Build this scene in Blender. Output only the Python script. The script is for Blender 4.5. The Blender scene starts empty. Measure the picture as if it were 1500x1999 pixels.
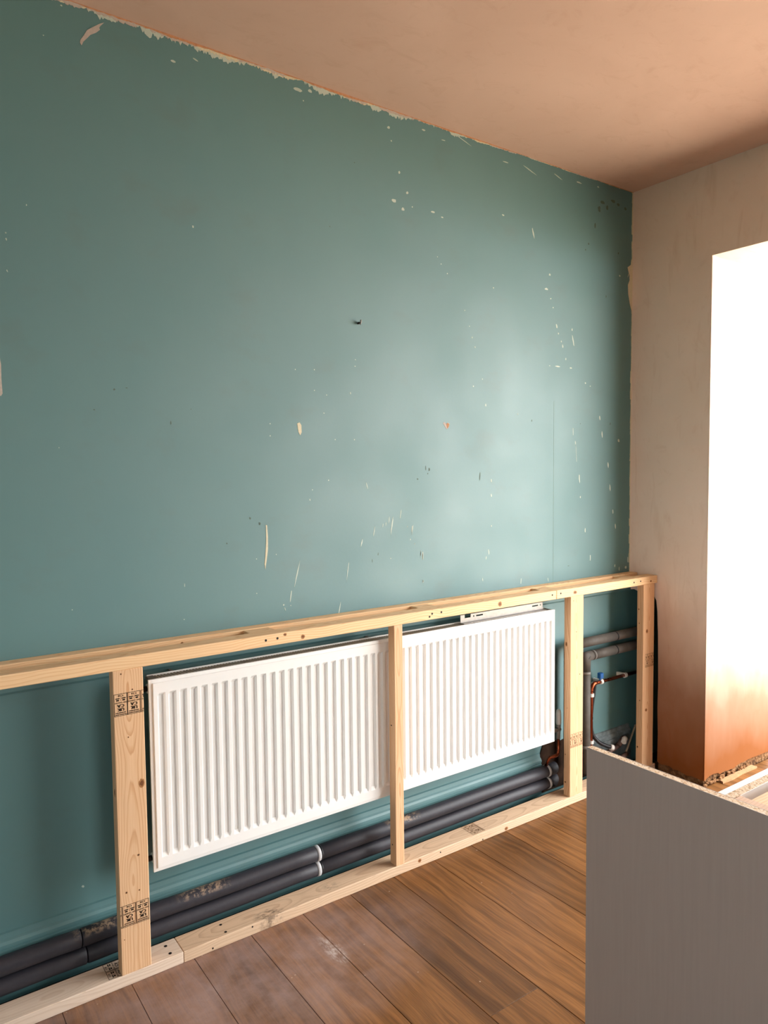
import bpy, bmesh, math, random
from mathutils import Vector, Matrix

S = bpy.context.scene
C = S.collection
random.seed(7)

# ------------------------------------------------------------------ camera
F_PX = 1422.547
YAW, PITCH, ROLL = math.radians(35.2601), math.radians(3.3485), math.radians(-0.5783)
CAM = Vector((-3.2243, -2.346, 1.5487))
fwd = Vector((math.sin(YAW) * math.cos(PITCH), math.cos(YAW) * math.cos(PITCH), -math.sin(PITCH)))
rgt = Vector((math.cos(YAW), -math.sin(YAW), 0.0))
upv = rgt.cross(fwd)
r2 = rgt * math.cos(ROLL) + upv * math.sin(ROLL)
u2 = -rgt * math.sin(ROLL) + upv * math.cos(ROLL)
cd = bpy.data.cameras.new('camera')
cd.sensor_fit = 'HORIZONTAL'; cd.sensor_width = 36.0
cd.lens = 36.0 * F_PX / 1500.0
cd.clip_start = 0.02
cam = bpy.data.objects.new('camera', cd); C.objects.link(cam)
cam.matrix_world = Matrix(((r2.x, u2.x, -fwd.x, CAM.x), (r2.y, u2.y, -fwd.y, CAM.y), (r2.z, u2.z, -fwd.z, CAM.z), (0, 0, 0, 1)))
S.camera = cam

# ------------------------------------------------------------------ light: overcast daylight through the openings
H = 2.935                 # ceiling height
DOOR_Y0, DOOR_Y1, DOOR_Z = -0.4314, -3.3, 2.519   # wide opening in the right hand wall
WT = 0.64                 # thickness of that wall
RX, RY = -5.4, -5.2       # far sides of the room, behind the camera
SKY_COL = (.955, .978, .985)
SKY_STR = 12.0
world = bpy.data.worlds.new('overcast_sky'); S.world = world
world.use_nodes = True
bg = world.node_tree.nodes['Background']
bg.inputs[0].default_value = (*SKY_COL, 1); bg.inputs[1].default_value = SKY_STR
def portal(name, loc, rot, sx, sy):
    l = bpy.data.lights.new(name, 'AREA'); l.shape = 'RECTANGLE'; l.size = sx; l.size_y = sy
    l.cycles.is_portal = True
    o = bpy.data.objects.new(name, l); C.objects.link(o); o.location = loc; o.rotation_euler = rot
    return o
portal('door_portal', (WT + .02, (DOOR_Y0 + DOOR_Y1) / 2, DOOR_Z / 2), (0, math.radians(90), 0), DOOR_Z, DOOR_Y0 - DOOR_Y1)
FILL_WIN = (-3.75, -2.55, .8, 1.9)          # unseen window added for fill light in the far left wall: y0, y1, z0, z1
portal('fill_window_portal', (RX - .22, (FILL_WIN[0] + FILL_WIN[1]) / 2, (FILL_WIN[2] + FILL_WIN[3]) / 2), (0, math.radians(-90), 0), FILL_WIN[3] - FILL_WIN[2], FILL_WIN[1] - FILL_WIN[0])
sun = bpy.data.lights.new('sun', 'SUN'); sun.energy = 20.0; sun.angle = math.radians(.53); sun.color = (1.0, .95, .87)
so = bpy.data.objects.new('sun', sun); C.objects.link(so)      # high behind the house: it lights the paving outside, not the room
so.rotation_euler = Vector((.12, .65, -.75)).to_track_quat('-Z', 'Y').to_euler()
vs = S.view_settings
S.display_settings.display_device = 'sRGB'
vs.view_transform = 'Standard'; vs.look = 'None'; vs.gamma = 1.0; vs.use_curve_mapping = False
vs.exposure = 0.23
try:
    S.cycles.use_denoising = True
    S.cycles.max_bounces = 12; S.cycles.diffuse_bounces = 8; S.cycles.glossy_bounces = 4
    S.cycles.sample_clamp_indirect = 6.0
except Exception:
    pass

# ------------------------------------------------------------------ node helpers
def lin(r, g, b):
    f = lambda c: (c / 255 / 12.92) if c / 255 <= .04045 else ((c / 255 + .055) / 1.055) ** 2.4
    return (f(r), f(g), f(b), 1.0)
class NT:
    def __init__(s, name):
        s.m = bpy.data.materials.new(name); s.m.use_nodes = True
        s.t = s.m.node_tree; s.b = s.t.nodes['Principled BSDF']
    def n(s, typ, **kw):
        x = s.t.nodes.new(typ)
        for k, v in kw.items():
            if k.startswith('i_'):
                key = k[2:]; key = int(key) if key.isdigit() else key.replace('_', ' ')
                if hasattr(v, 'is_linked') or isinstance(v, bpy.types.NodeSocket): s.t.links.new(v, x.inputs[key])
                else: x.inputs[key].default_value = v
            else: setattr(x, k, v)
        return x
    def l(s, a, b): s.t.links.new(a, b)
    def math(s, op, a, b=None, clamp=False):
        x = s.t.nodes.new('ShaderNodeMath'); x.operation = op; x.use_clamp = clamp
        for i, v in enumerate((a, b)):
            if v is None: continue
            if isinstance(v, bpy.types.NodeSocket): s.l(v, x.inputs[i])
            else: x.inputs[i].default_value = v
        return x.outputs[0]
    def mix(s, fac, a, b, blend='MIX'):
        x = s.t.nodes.new('ShaderNodeMix'); x.data_type = 'RGBA'; x.blend_type = blend
        for sk, v in ((x.inputs[0], fac), (x.inputs[6], a), (x.inputs[7], b)):
            if isinstance(v, bpy.types.NodeSocket): s.l(v, sk)
            else: sk.default_value = v
        return x.outputs[2]
    def ramp(s, fac, stops):
        x = s.t.nodes.new('ShaderNodeValToRGB'); e = x.color_ramp.elements
        while len(e) < len(stops): e.new(.5)
        for i, (p, c) in enumerate(stops):
            e[i].position = p; e[i].color = c if len(c) == 4 else (*c, 1)
        s.l(fac, x.inputs[0]); return x.outputs[0]
    def noise(s, vec, scale, detail=3, rough=.5, dist=0.0):
        x = s.t.nodes.new('ShaderNodeTexNoise'); x.inputs['Scale'].default_value = scale
        x.inputs['Detail'].default_value = detail; x.inputs['Roughness'].default_value = rough; x.inputs['Distortion'].default_value = dist
        if vec is not None: s.l(vec, x.inputs['Vector'])
        return x.outputs[0]
    def pos(s): return s.n('ShaderNodeNewGeometry').outputs['Position']
    def obj(s): return s.n('ShaderNodeTexCoord').outputs['Object']
    def mapv(s, vec, scale=(1, 1, 1), loc=(0, 0, 0)):
        x = s.t.nodes.new('ShaderNodeMapping'); x.inputs['Scale'].default_value = scale; x.inputs['Location'].default_value = loc
        s.l(vec, x.inputs[0]); return x.outputs[0]
    def sep(s, vec):
        x = s.t.nodes.new('ShaderNodeSeparateXYZ'); s.l(vec, x.inputs[0]); return x.outputs
    def comb(s, a, b, c):
        x = s.t.nodes.new('ShaderNodeCombineXYZ')
        for i, v in enumerate((a, b, c)):
            if isinstance(v, bpy.types.NodeSocket): s.l(v, x.inputs[i])
            else: x.inputs[i].default_value = v
        return x.outputs[0]
    def rnd(s): return s.n('ShaderNodeObjectInfo').outputs['Random']
    def bump(s, h, strength=.2, dist=.002):
        x = s.t.nodes.new('ShaderNodeBump'); x.inputs['Strength'].default_value = strength; x.inputs['Distance'].default_value = dist
        s.l(h, x.inputs['Height']); s.l(x.outputs[0], s.b.inputs['Normal'])
    def out(s, col=None, rough=None, metal=None, spec=None):
        for key, v in (('Base Color', col), ('Roughness', rough), ('Metallic', metal), ('Specular IOR Level', spec)):
            if v is None: continue
            if isinstance(v, bpy.types.NodeSocket): s.l(v, s.b.inputs[key])
            else: s.b.inputs[key].default_value = v
        return s.m
def plain(name, col, rough=.5, metal=0.0, spec=.5, var=.12, scale=30, bump=0):
    t = NT(name); p = t.obj()
    nz = t.noise(p, scale, 4, .6)
    k = t.ramp(nz, [(.3, (1 - var,) * 3), (.7, (1, 1, 1))])
    if bump: t.bump(nz, bump, .001)
    return t.out(t.mix(1.0, col, k, 'MULTIPLY'), rough, metal, spec)

# ------------------------------------------------------------------ materials
def make_paint():
    t = NT('teal_wall_paint'); p = t.pos()
    big = t.noise(t.mapv(p, (1.4, 1, .7)), 1.3, 4, .55)
    c = t.mix(big, lin(56, 109, 115), lin(70, 119, 120))
    vs_ = t.noise(t.mapv(p, (9, 1, .9)), 1.0, 4, .6)          # faint roller stripes
    c = t.mix(t.math('MULTIPLY', vs_, .22), c, lin(66, 108, 110))
    blot = t.noise(t.mapv(p, (2.2, 1, 3.2), (3, 0, 1)), 2.0, 5, .6)
    c = t.mix(t.ramp(blot, [(.56, (0, 0, 0)), (.76, (.3, .3, .3))]), c, lin(70, 88, 84))
    fine = t.noise(p, 90, 3, .5); t.b.inputs['IOR'].default_value = 1.65
    t.bump(t.math('ADD', t.math('MULTIPLY', fine, .25), t.noise(p, 6, 3, .5)), .16, .004)
    return t.out(c, t.ramp(t.noise(p, 3, 3), [(.3, (.60,) * 3), (.7, (.69,) * 3)]), 0, 1.0)
def make_plaster(name, a, b, dark, rough=.85, spec=.08, low_tone=None):
    t = NT(name); p = t.pos()
    big = t.noise(p, 1.6, 4, .6, .6)
    c = t.mix(t.ramp(big, [(.32, (0, 0, 0)), (.68, (1, 1, 1))]), a, b)
    trowel = t.noise(t.mapv(p, (3, 5, 1.1)), 3.0, 5, .62, .8)
    c = t.mix(t.ramp(trowel, [(.55, (0, 0, 0)), (.8, (.42, .42, .42))]), c, dark)
    sw = t.noise(t.mapv(p, (1, 1, 1), (5, 2, 1)), 9.0, 6, .65, 1.5)
    c = t.mix(t.ramp(sw, [(.58, (0, 0, 0)), (.75, (.2, .2, .2))]), c, dark)
    if low_tone:                                           # plaster grades darker and redder towards the floor
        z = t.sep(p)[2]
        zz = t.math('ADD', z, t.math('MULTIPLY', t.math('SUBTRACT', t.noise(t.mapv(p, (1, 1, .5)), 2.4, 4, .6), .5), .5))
        c = t.mix(t.ramp(zz, [(.12, (.97,) * 3), (.42, (.8,) * 3), (.92, (0, 0, 0))]), c, low_tone)
    t.bump(t.math('ADD', trowel, t.math('MULTIPLY', sw, .5)), .22, .003)
    return t.out(c, rough, 0, spec)
def make_timber(name, axis, light, late, grey=0.0, ring=.0065, dirt=None):
    """pine sawn from a log: growth rings round a pith that runs slightly askew to the board"""
    t = NT(name); o = t.sep(t.obj()); r = t.rnd()
    if axis == 'Z': u, v, w = o[0], o[2], o[1]
    else: u, v, w = o[1], o[0], o[2]
    v2 = t.math('ADD', v, t.math('MULTIPLY', r, 37.0))
    wob = t.noise(t.comb(0.0, 0.0, v2), 1.7, 2, .5)
    wob2 = t.noise(t.comb(3.0, 5.0, v2), 2.3, 2, .5)
    uu = t.math('ADD', u, t.math('MULTIPLY', t.math('SUBTRACT', wob, .5), .05))
    ww = t.math('ADD', t.math('ADD', w, .036), t.math('MULTIPLY', t.math('SUBTRACT', wob2, .5), .085))
    nf = t.noise(t.comb(t.math('MULTIPLY', u, 8.0), t.math('MULTIPLY', w, 8.0), v2), 4.0, 3, .5)
    d = t.math('SQRT', t.math('ADD', t.math('MULTIPLY', uu, uu), t.math('MULTIPLY', ww, ww)))
    d = t.math('ADD', d, t.math('MULTIPLY', nf, .006))
    band = t.math('FRACT', t.math('DIVIDE', d, ring))
    k = t.ramp(band, [(0, (0, 0, 0)), (.55, (.12,) * 3), (.86, (.85,) * 3), (.93, (1, 1, 1)), (1, (0, 0, 0))])
    fib = t.noise(t.comb(t.math('MULTIPLY', u, 260.0), t.math('MULTIPLY', w, 260.0), t.math('MULTIPLY', v2, 6.0)), 1.0, 3, .6)
    c = t.mix(t.math('MULTIPLY', k, .62), light, late)
    c = t.mix(t.ramp(fib, [(.35, (.22,) * 3), (.6, (0, 0, 0))]), c, late)
    big = t.noise(t.comb(t.math('MULTIPLY', u, 9.0), t.math('MULTIPLY', w, 9.0), t.math('MULTIPLY', v2, 1.3)), 2.0, 3, .5)
    c = t.mix(t.ramp(big, [(.4, (0, 0, 0)), (.75, (.4,) * 3)]), c, (light[0] * .80, light[1] * .80, light[2] * .82, 1))
    if grey:
        c = t.mix(grey, c, lin(186, 168, 152))
    if dirt:
        for (x0, y0, rad, amt) in dirt:
            p = t.sep(t.pos())
            dx = t.math('DIVIDE', t.math('SUBTRACT', p[0], x0), rad * 1.8); dy = t.math('DIVIDE', t.math('SUBTRACT', p[1], y0), rad)
            q = t.math('SUBTRACT', 1.0, t.math('ADD', t.math('MULTIPLY', dx, dx), t.math('MULTIPLY', dy, dy)), True)
            nz = t.noise(t.mapv(t.pos(), (50, 130, 50)), 1.0, 5, .7)
            msk = t.math('MULTIPLY', q, t.ramp(nz, [(.44, (0, 0, 0)), (.6, (1, 1, 1))]))
            c = t.mix(t.math('MULTIPLY', msk, amt), c, lin(70, 58, 48))
    t.bump(fib, .12, .0006)
    return t.out(c, .62, 0, .3)
def make_plank():
    t = NT('oak_laminate'); o = t.sep(t.obj()); r = t.rnd()
    off = t.math('MULTIPLY', r, 61.0)
    x, y = o[0], t.math('ADD', o[1], off)
    warp = t.noise(t.comb(t.math('MULTIPLY', x, 5.0), t.math('MULTIPLY', y, 1.6), off), 1.0, 3, .5)
    xx = t.math('ADD', x, t.math('MULTIPLY', warp, .12))
    g1 = t.noise(t.comb(t.math('MULTIPLY', xx, 42.0), t.math('MULTIPLY', y, 1.5), off), 1.0, 4, .6)
    g2 = t.noise(t.comb(t.math('MULTIPLY', x, 330.0), t.math('MULTIPLY', y, 9.0), off), 1.0, 3, .6)
    c = t.ramp(g1, [(.22, lin(78, 50, 26)), (.42, lin(103, 68, 36)), (.60, lin(130, 88, 49)), (.78, lin(96, 62, 32))])
    c = t.mix(t.ramp(g2, [(.3, (.5,) * 3), (.55, (0, 0, 0))]), c, lin(70, 42, 22))
    kn = t.n('ShaderNodeTexVoronoi', i_Scale=1.0, i_Vector=t.comb(t.math('MULTIPLY', xx, 7.0), t.math('MULTIPLY', y, 1.9), off))
    c = t.mix(t.ramp(kn.outputs['Distance'], [(.02, (.75,) * 3), (.09, (0, 0, 0))]), c, lin(66, 42, 28))
    hv = t.n('ShaderNodeHueSaturation', i_Hue=.5, i_Saturation=1.0, i_Color=c)
    r2_ = t.math('FRACT', t.math('MULTIPLY', r, 7.31))
    t.l(t.math('ADD', t.math('MULTIPLY', r2_, .52), .72), hv.inputs['Value'])
    c = hv.outputs[0]
    # plaster dust trodden over the boards; the broad patch also paints in reflected light
    P = t.pos(); p = t.sep(P)
    def blob(x0, y0, rx, ry):
        dx = t.math('DIVIDE', t.math('SUBTRACT', p[0], x0), rx); dy = t.math('DIVIDE', t.math('SUBTRACT', p[1], y0), ry)
        return t.math('SUBTRACT', 1.0, t.math('ADD', t.math('MULTIPLY', dx, dx), t.math('MULTIPLY', dy, dy)), True)
    dn = t.noise(P, 7, 5, .65)
    dust_sheen = t.math('MULTIPLY', blob(-2.45, -.35, .85, .42), t.ramp(dn, [(.35, (.2,) * 3), (.7, (.68,) * 3)]))
    c = t.mix(dust_sheen, c, lin(172, 150, 146))
    sp = t.noise(t.mapv(P, (60, 24, 60)), 1.0, 5, .75)
    smear = t.math('MULTIPLY', blob(-2.06, -.39, .035, .10), t.ramp(sp, [(.44, (0, 0, 0)), (.68, (.75,) * 3)]))
    c = t.mix(smear, c, lin(214, 204, 198))
    spk = t.n('ShaderNodeTexVoronoi', i_Scale=14.0, i_Vector=P)
    c = t.mix(t.ramp(spk.outputs['Distance'], [(.025, (.4,) * 3), (.045, (0, 0, 0))]), c, lin(205, 188, 172))
    t.bump(g2, .10, .0005)
    ro = t.math('ADD', .36, t.math('MULTIPLY', dust_sheen, .35))
    return t.out(c, ro, 0, .2)
def make_lagging():
    t = NT('dark_foam_lagging'); P = t.pos(); p = t.sep(P)
    nz = t.noise(P, 60, 4, .6)
    c = t.mix(nz, lin(40, 40, 47), lin(56, 54, 60))
    geo = t.n('ShaderNodeNewGeometry'); nrm = t.sep(geo.outputs['Normal'])
    up = t.math('SMOOTH_MAX', 0.0, nrm[2])
    for (x0, rad) in ((-2.36, .10), (-1.53, .09), (-2.70, .08)):
        dx = t.math('DIVIDE', t.math('SUBTRACT', p[0], x0), rad)
        q = t.math('SUBTRACT', 1.0, t.math('MULTIPLY', dx, dx), True)
        sp = t.noise(P, 55, 5, .7)
        m = t.math('MULTIPLY', t.math('MULTIPLY', q, t.ramp(nrm[2], [(.30, (0, 0, 0)), (.8, (1, 1, 1))])), t.ramp(sp, [(.46, (0, 0, 0)), (.58, (1, 1, 1))]))
        hi = t.math('GREATER_THAN', p[2], .132)
        c = t.mix(t.math('MULTIPLY', m, hi), c, lin(168, 142, 118))
    t.bump(nz, .1, .001)
    return t.out(c, .5, 0, .35)
def make_chip():
    t = NT('chipboard_edge'); P = t.pos()
    v = t.n('ShaderNodeTexVoronoi', i_Scale=420.0, i_Vector=t.mapv(P, (1, .6, 1)))
    k = t.sep(v.outputs['Color'])[0]
    c = t.ramp(k, [(0, lin(150, 112, 80)), (.14, lin(214, 180, 142)), (.5, lin(232, 206, 172)), (.8, lin(242, 226, 204))])
    nz = t.noise(P, 420, 3, .6)
    c = t.mix(t.ramp(nz, [(.33, (.85,) * 3), (.40, (0, 0, 0))]), c, lin(96, 66, 42))
    t.bump(nz, .4, .001)
    return t.out(c, .8, 0, .2)
def make_greyboard():
    t = NT('grey_woodgrain_melamine'); P = t.pos()
    g = t.noise(t.mapv(P, (120, 120, 5)), 1.0, 4, .6)
    c = t.mix(g, lin(166, 152, 144), lin(176, 162, 154))
    t.bump(g, .12, .0006)
    return t.out(c, .42, 0, .4)
def make_copper():
    t = NT('copper_pipe_metal'); P = t.pos(); nz = t.noise(P, 40, 4, .6)
    c = t.mix(nz, lin(116, 50, 32), lin(178, 96, 64))
    return t.out(c, t.ramp(nz, [(.3, (.22,) * 3), (.7, (.45,) * 3)]), 1.0)
def make_brick():
    t = NT('bare_rubble_masonry'); P = t.pos()
    a = t.noise(P, 30, 6, .7); v = t.n('ShaderNodeTexVoronoi', i_Scale=60.0, i_Vector=P)
    c = t.ramp(a, [(.3, lin(70, 48, 34)), (.5, lin(124, 88, 58)), (.7, lin(160, 124, 90))])
    t.bump(t.math('ADD', a, v.outputs['Distance']), .9, .012)
    return t.out(c, .95, 0, .1)
M = dict(
    paint=make_paint(),
    plaster=make_plaster('pink_plaster', lin(232, 210, 192), lin(238, 218, 202), lin(204, 170, 142), low_tone=lin(122, 66, 16)),
    oldwall=plain('grey_white_wall', lin(190, 194, 192), .7, 0, .3, .05, 2),
    ceiling=make_plaster('ceiling_plaster', lin(196, 166, 150), lin(206, 176, 160), lin(178, 144, 124), .8, .2),
    pine_z=make_timber('pine_upright', 'Z', lin(228, 190, 150), lin(192, 130, 80)),
    pine_x=make_timber('pine_lengthwise', 'X', lin(240, 205, 160), lin(210, 154, 102)),
    pine_sole=make_timber('pine_sole_plate', 'X', lin(228, 196, 160), lin(176, 134, 96), .30, dirt=((-2.17, -.148, .035, .9), (-1.92, -.13, .03, .4), (-1.2, -.13, .05, .25), (-2.60, -.145, .03, .5))),
    pine_pale=make_timber('pine_planed_pale', 'X', lin(236, 216, 196), lin(206, 176, 148), .25),
    plank=make_plank(), lag=make_lagging(), chip=make_chip(), greyb=make_greyboard(), copper=make_copper(), brick=make_brick(),
    enamel=plain('white_radiator_enamel', lin(238, 238, 236), .28, 0, .5, .02),
    white_melamine=plain('white_melamine', lin(236, 236, 234), .4, 0, .4, .03),
    steel=plain('galvanised_steel', lin(160, 155, 150), .42, .45, .5, .2, 60),
    dusty_steel=plain('dusty_convector_steel', lin(120, 116, 108), .6, .2, .4, .3, 60),
    dark_metal=plain('dark_metal', lin(40, 38, 36), .4, .6, .5, .2),
    white_plastic=plain('white_plastic', lin(226, 222, 216), .4, 0, .45, .08),
    blue_plastic=plain('blue_plastic', lin(28, 92, 160), .4, 0, .5, .1),
    tape=plain('grey_white_tape', lin(196, 196, 198), .5, 0, .4, .1),
    rubber=plain('black_rubber', lin(26, 26, 30), .45, 0, .4, .2),
    ink=plain('black_stamp_ink', lin(34, 26, 20), .7, 0, .2, .3, 200),
    ink_brown=plain('worn_brown_stamp_ink', lin(112, 82, 54), .7, 0, .2, .4, 300),
    knot=plain('pine_knot', lin(182, 128, 80), .6, 0, .3, .4, 220),
    knot_dark=plain('pine_knot_heart', lin(128, 80, 46), .6, 0, .3, .4, 220),
    grille=plain('dusty_grille_steel', lin(168, 162, 150), .6, .1, .4, .25, 60),
    screw=plain('dark_screw_hole', lin(32, 26, 22), .6, .2, .4, .2),
    chip_white=plain('chipped_pale_paint', lin(190, 202, 192), .7, 0, .3, .14, 300),
    chip_pink=plain('bare_pink_plaster', lin(190, 178, 170), .8, 0, .2, .16, 120),
    chip_cream=plain('old_cream_paint', lin(214, 206, 178), .7, 0, .3, .15, 150),
    scuff=plain('grey_scuff', lin(86, 104, 96), .7, 0, .3, .15, 200),
    hair=plain('wall_joint_line', lin(104, 132, 122), .7, 0, .3, .1, 50),  # faint line along a joint in the wall
    edge_orange=plain('torn_paper_edge', lin(206, 150, 112), .85, 0, .2, .35, 70),
    mortar=plain('dry_mortar', lin(176, 136, 100), .9, 0, .1, .3, 90, .4),
    subfloor=plain('dark_subfloor', lin(34, 32, 34), .9, 0, .1, .3, 20),
    paving=plain('pale_paving', lin(200, 186, 166), .9, 0, .1, .2, 4),
    lawn=plain('dark_lawn', lin(62, 72, 50), .9, 0, .1, .3, 6),  # unseen lawn, made dark to cut bounce through the added window
    old_paint=plain('old_dirty_pipe', lin(112, 88, 82), .6, .2, .4, .5, 70),
    bay_skirt=plain('pale_skirting_paint', lin(122, 136, 140), .5, 0, .4, .6, 26),
    lag_dusty=plain('dusty_grey_lagging', lin(92, 87, 82), .6, 0, .3, .25, 30),
    dull_tape=plain('dull_grey_tape', lin(126, 122, 118), .5, 0, .3, .2),
    hole_dark=plain('hole_dark_rubble', lin(52, 36, 26), .95, 0, .1, .5, 30),
    peach=make_timber('peach_timber_edge', 'X', lin(226, 188, 156), lin(200, 156, 120)),
    stick=plain('weathered_lath', lin(158, 140, 120), .7, 0, .2, .3, 60),
)
M['skirt'] = M['paint']

# ------------------------------------------------------------------ mesh helpers
class MB:
    def __init__(s): s.v = []; s.f = []; s.mi = []
    def add(s, vs, fs, mi=0):
        b = len(s.v); s.v += [tuple(x) for x in vs]; s.f += [tuple(i + b for i in f) for f in fs]; s.mi += [mi] * len(fs); return s
    def box(s, x0, x1, y0, y1, z0, z1, mi=0):
        return s.add([(x0, y0, z0), (x1, y0, z0), (x1, y1, z0), (x0, y1, z0), (x0, y0, z1), (x1, y0, z1), (x1, y1, z1), (x0, y1, z1)],
                     [(0, 3, 2, 1), (4, 5, 6, 7), (0, 1, 5, 4), (1, 2, 6, 5), (2, 3, 7, 6), (3, 0, 4, 7)], mi)
    def cbox(s, x0, x1, y0, y1, z0, z1, c=.0015, mi=0):
        """box with chamfered edges"""
        bm = bmesh.new(); bmesh.ops.create_cube(bm, size=1.0)
        for v in bm.verts:
            v.co = Vector(((x0 + x1) / 2 + v.co.x * (x1 - x0), (y0 + y1) / 2 + v.co.y * (y1 - y0), (z0 + z1) / 2 + v.co.z * (z1 - z0)))
        bmesh.ops.bevel(bm, geom=bm.edges[:], offset=c, segments=1, affect='EDGES')
        bm.verts.index_update()
        s.add([v.co[:] for v in bm.verts], [[v.index for v in f.verts] for f in bm.faces], mi); bm.free(); return s
    def prism(s, pts, to3, d, mi=0):
        """polygon pts (2d) extruded by vector d; to3 maps 2d to 3d"""
        n = len(pts); a = [Vector(to3(*p)) for p in pts]; d = Vector(d); b = [p + d for p in a]
        fs = [tuple(range(n)), tuple(range(2 * n - 1, n - 1, -1))] + [(i, i + n, (i + 1) % n + n, (i + 1) % n) for i in range(n)]
        return s.add([p[:] for p in a + b], fs, mi)
    def tube(s, pts, r, seg=20, caps=True, mi=0):
        pts = [Vector(p) for p in pts]; rs = r if isinstance(r, (list, tuple)) else [r] * len(pts)
        n = len(pts); rings = []; ref = None
        for i, p in enumerate(pts):
            t1 = (pts[i] - pts[i - 1]).normalized() if i else (pts[1] - pts[0]).normalized()
            t2 = (pts[i + 1] - pts[i]).normalized() if i < n - 1 else t1
            t = (t1 + t2).normalized(); k = 1 / max(.4, t.dot(t1))
            if ref is None:
                ref = Vector((0, 0, 1)) if abs(t.z) < .9 else Vector((0, 1, 0))
            a = (ref - t * ref.dot(t)).normalized(); b = t.cross(a); ref = a
            bend = (t2 - t1)
            bd = bend.normalized() if bend.length > 1e-6 else None
            ring = []
            for j in range(seg):
                an = 2 * math.pi * j / seg; o = (a * math.cos(an) + b * math.sin(an)) * rs[i]
                if bd is not None: o += bd * o.dot(bd) * (k - 1)
                ring.append(p + o)
            rings.append(ring)
        vs = [q[:] for ring in rings for q in ring]; fs = []
        for i in range(n - 1):
            for j in range(seg):
                k2 = (j + 1) % seg
                fs.append((i * seg + j, i * seg + k2, (i + 1) * seg + k2, (i + 1) * seg + j))
        if caps: fs += [tuple(range(seg - 1, -1, -1)), tuple((n - 1) * seg + j for j in range(seg))]
        return s.add(vs, fs, mi)
    def build(s, name, mats, parent=None, smooth=False, origin=None, kind=None, label=None):
        me = bpy.data.meshes.new(name)
        o0 = Vector(origin) if origin is not None else Vector((0, 0, 0))
        me.from_pydata([tuple(Vector(v) - o0) for v in s.v], [], s.f)
        mats = mats if isinstance(mats, (list, tuple)) else [mats]
        for m in mats: me.materials.append(m)
        for p, i in zip(me.polygons, s.mi): p.material_index = i
        bm = bmesh.new(); bm.from_mesh(me); bmesh.ops.recalc_face_normals(bm, faces=bm.faces[:]); bm.to_mesh(me); bm.free()
        if smooth:
            for p in me.polygons: p.use_smooth = len(p.vertices) <= 4
        ob = bpy.data.objects.new(name, me); C.objects.link(ob); ob.location = o0
        if parent is not None:
            ob.parent = parent
            ob.location = o0 - world_loc(parent)
        if kind: ob['kind'] = kind
        if label: ob['label'] = label
        return ob
def world_loc(o):
    v = Vector((0, 0, 0))
    while o is not None: v += o.location; o = o.parent
    return v
def empty(name, loc):
    e = bpy.data.objects.new(name, None); C.objects.link(e); e.location = loc; e.empty_display_size = .05; return e
def tag(o, label, cat, group=None, kind=None):
    o['label'] = label; o['category'] = cat
    if group: o['group'] = group
    if kind: o['kind'] = kind
    return o
def disc(mb, c, n, r, seg=10, ry=None, h=.0006, jitter=0.0):
    """thin disc lying on a face with normal n ('-y' or 'z' or '-x')"""
    ry = ry or r; pts = []
    for i in range(seg):
        a = 2 * math.pi * i / seg; k = 1 + jitter * (random.random() - .5) * 2
        pts.append((r * k * math.cos(a), ry * k * math.sin(a)))
    if n == '-y': mb.prism(pts, lambda a, b: (c[0] + a, c[1], c[2] + b), (0, -h, 0))
    elif n == 'z': mb.prism(pts, lambda a, b: (c[0] + a, c[1] + b, c[2]), (0, 0, h))
    else: mb.prism(pts, lambda a, b: (c[0], c[1] + a, c[2] + b), (-h, 0, 0))

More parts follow.
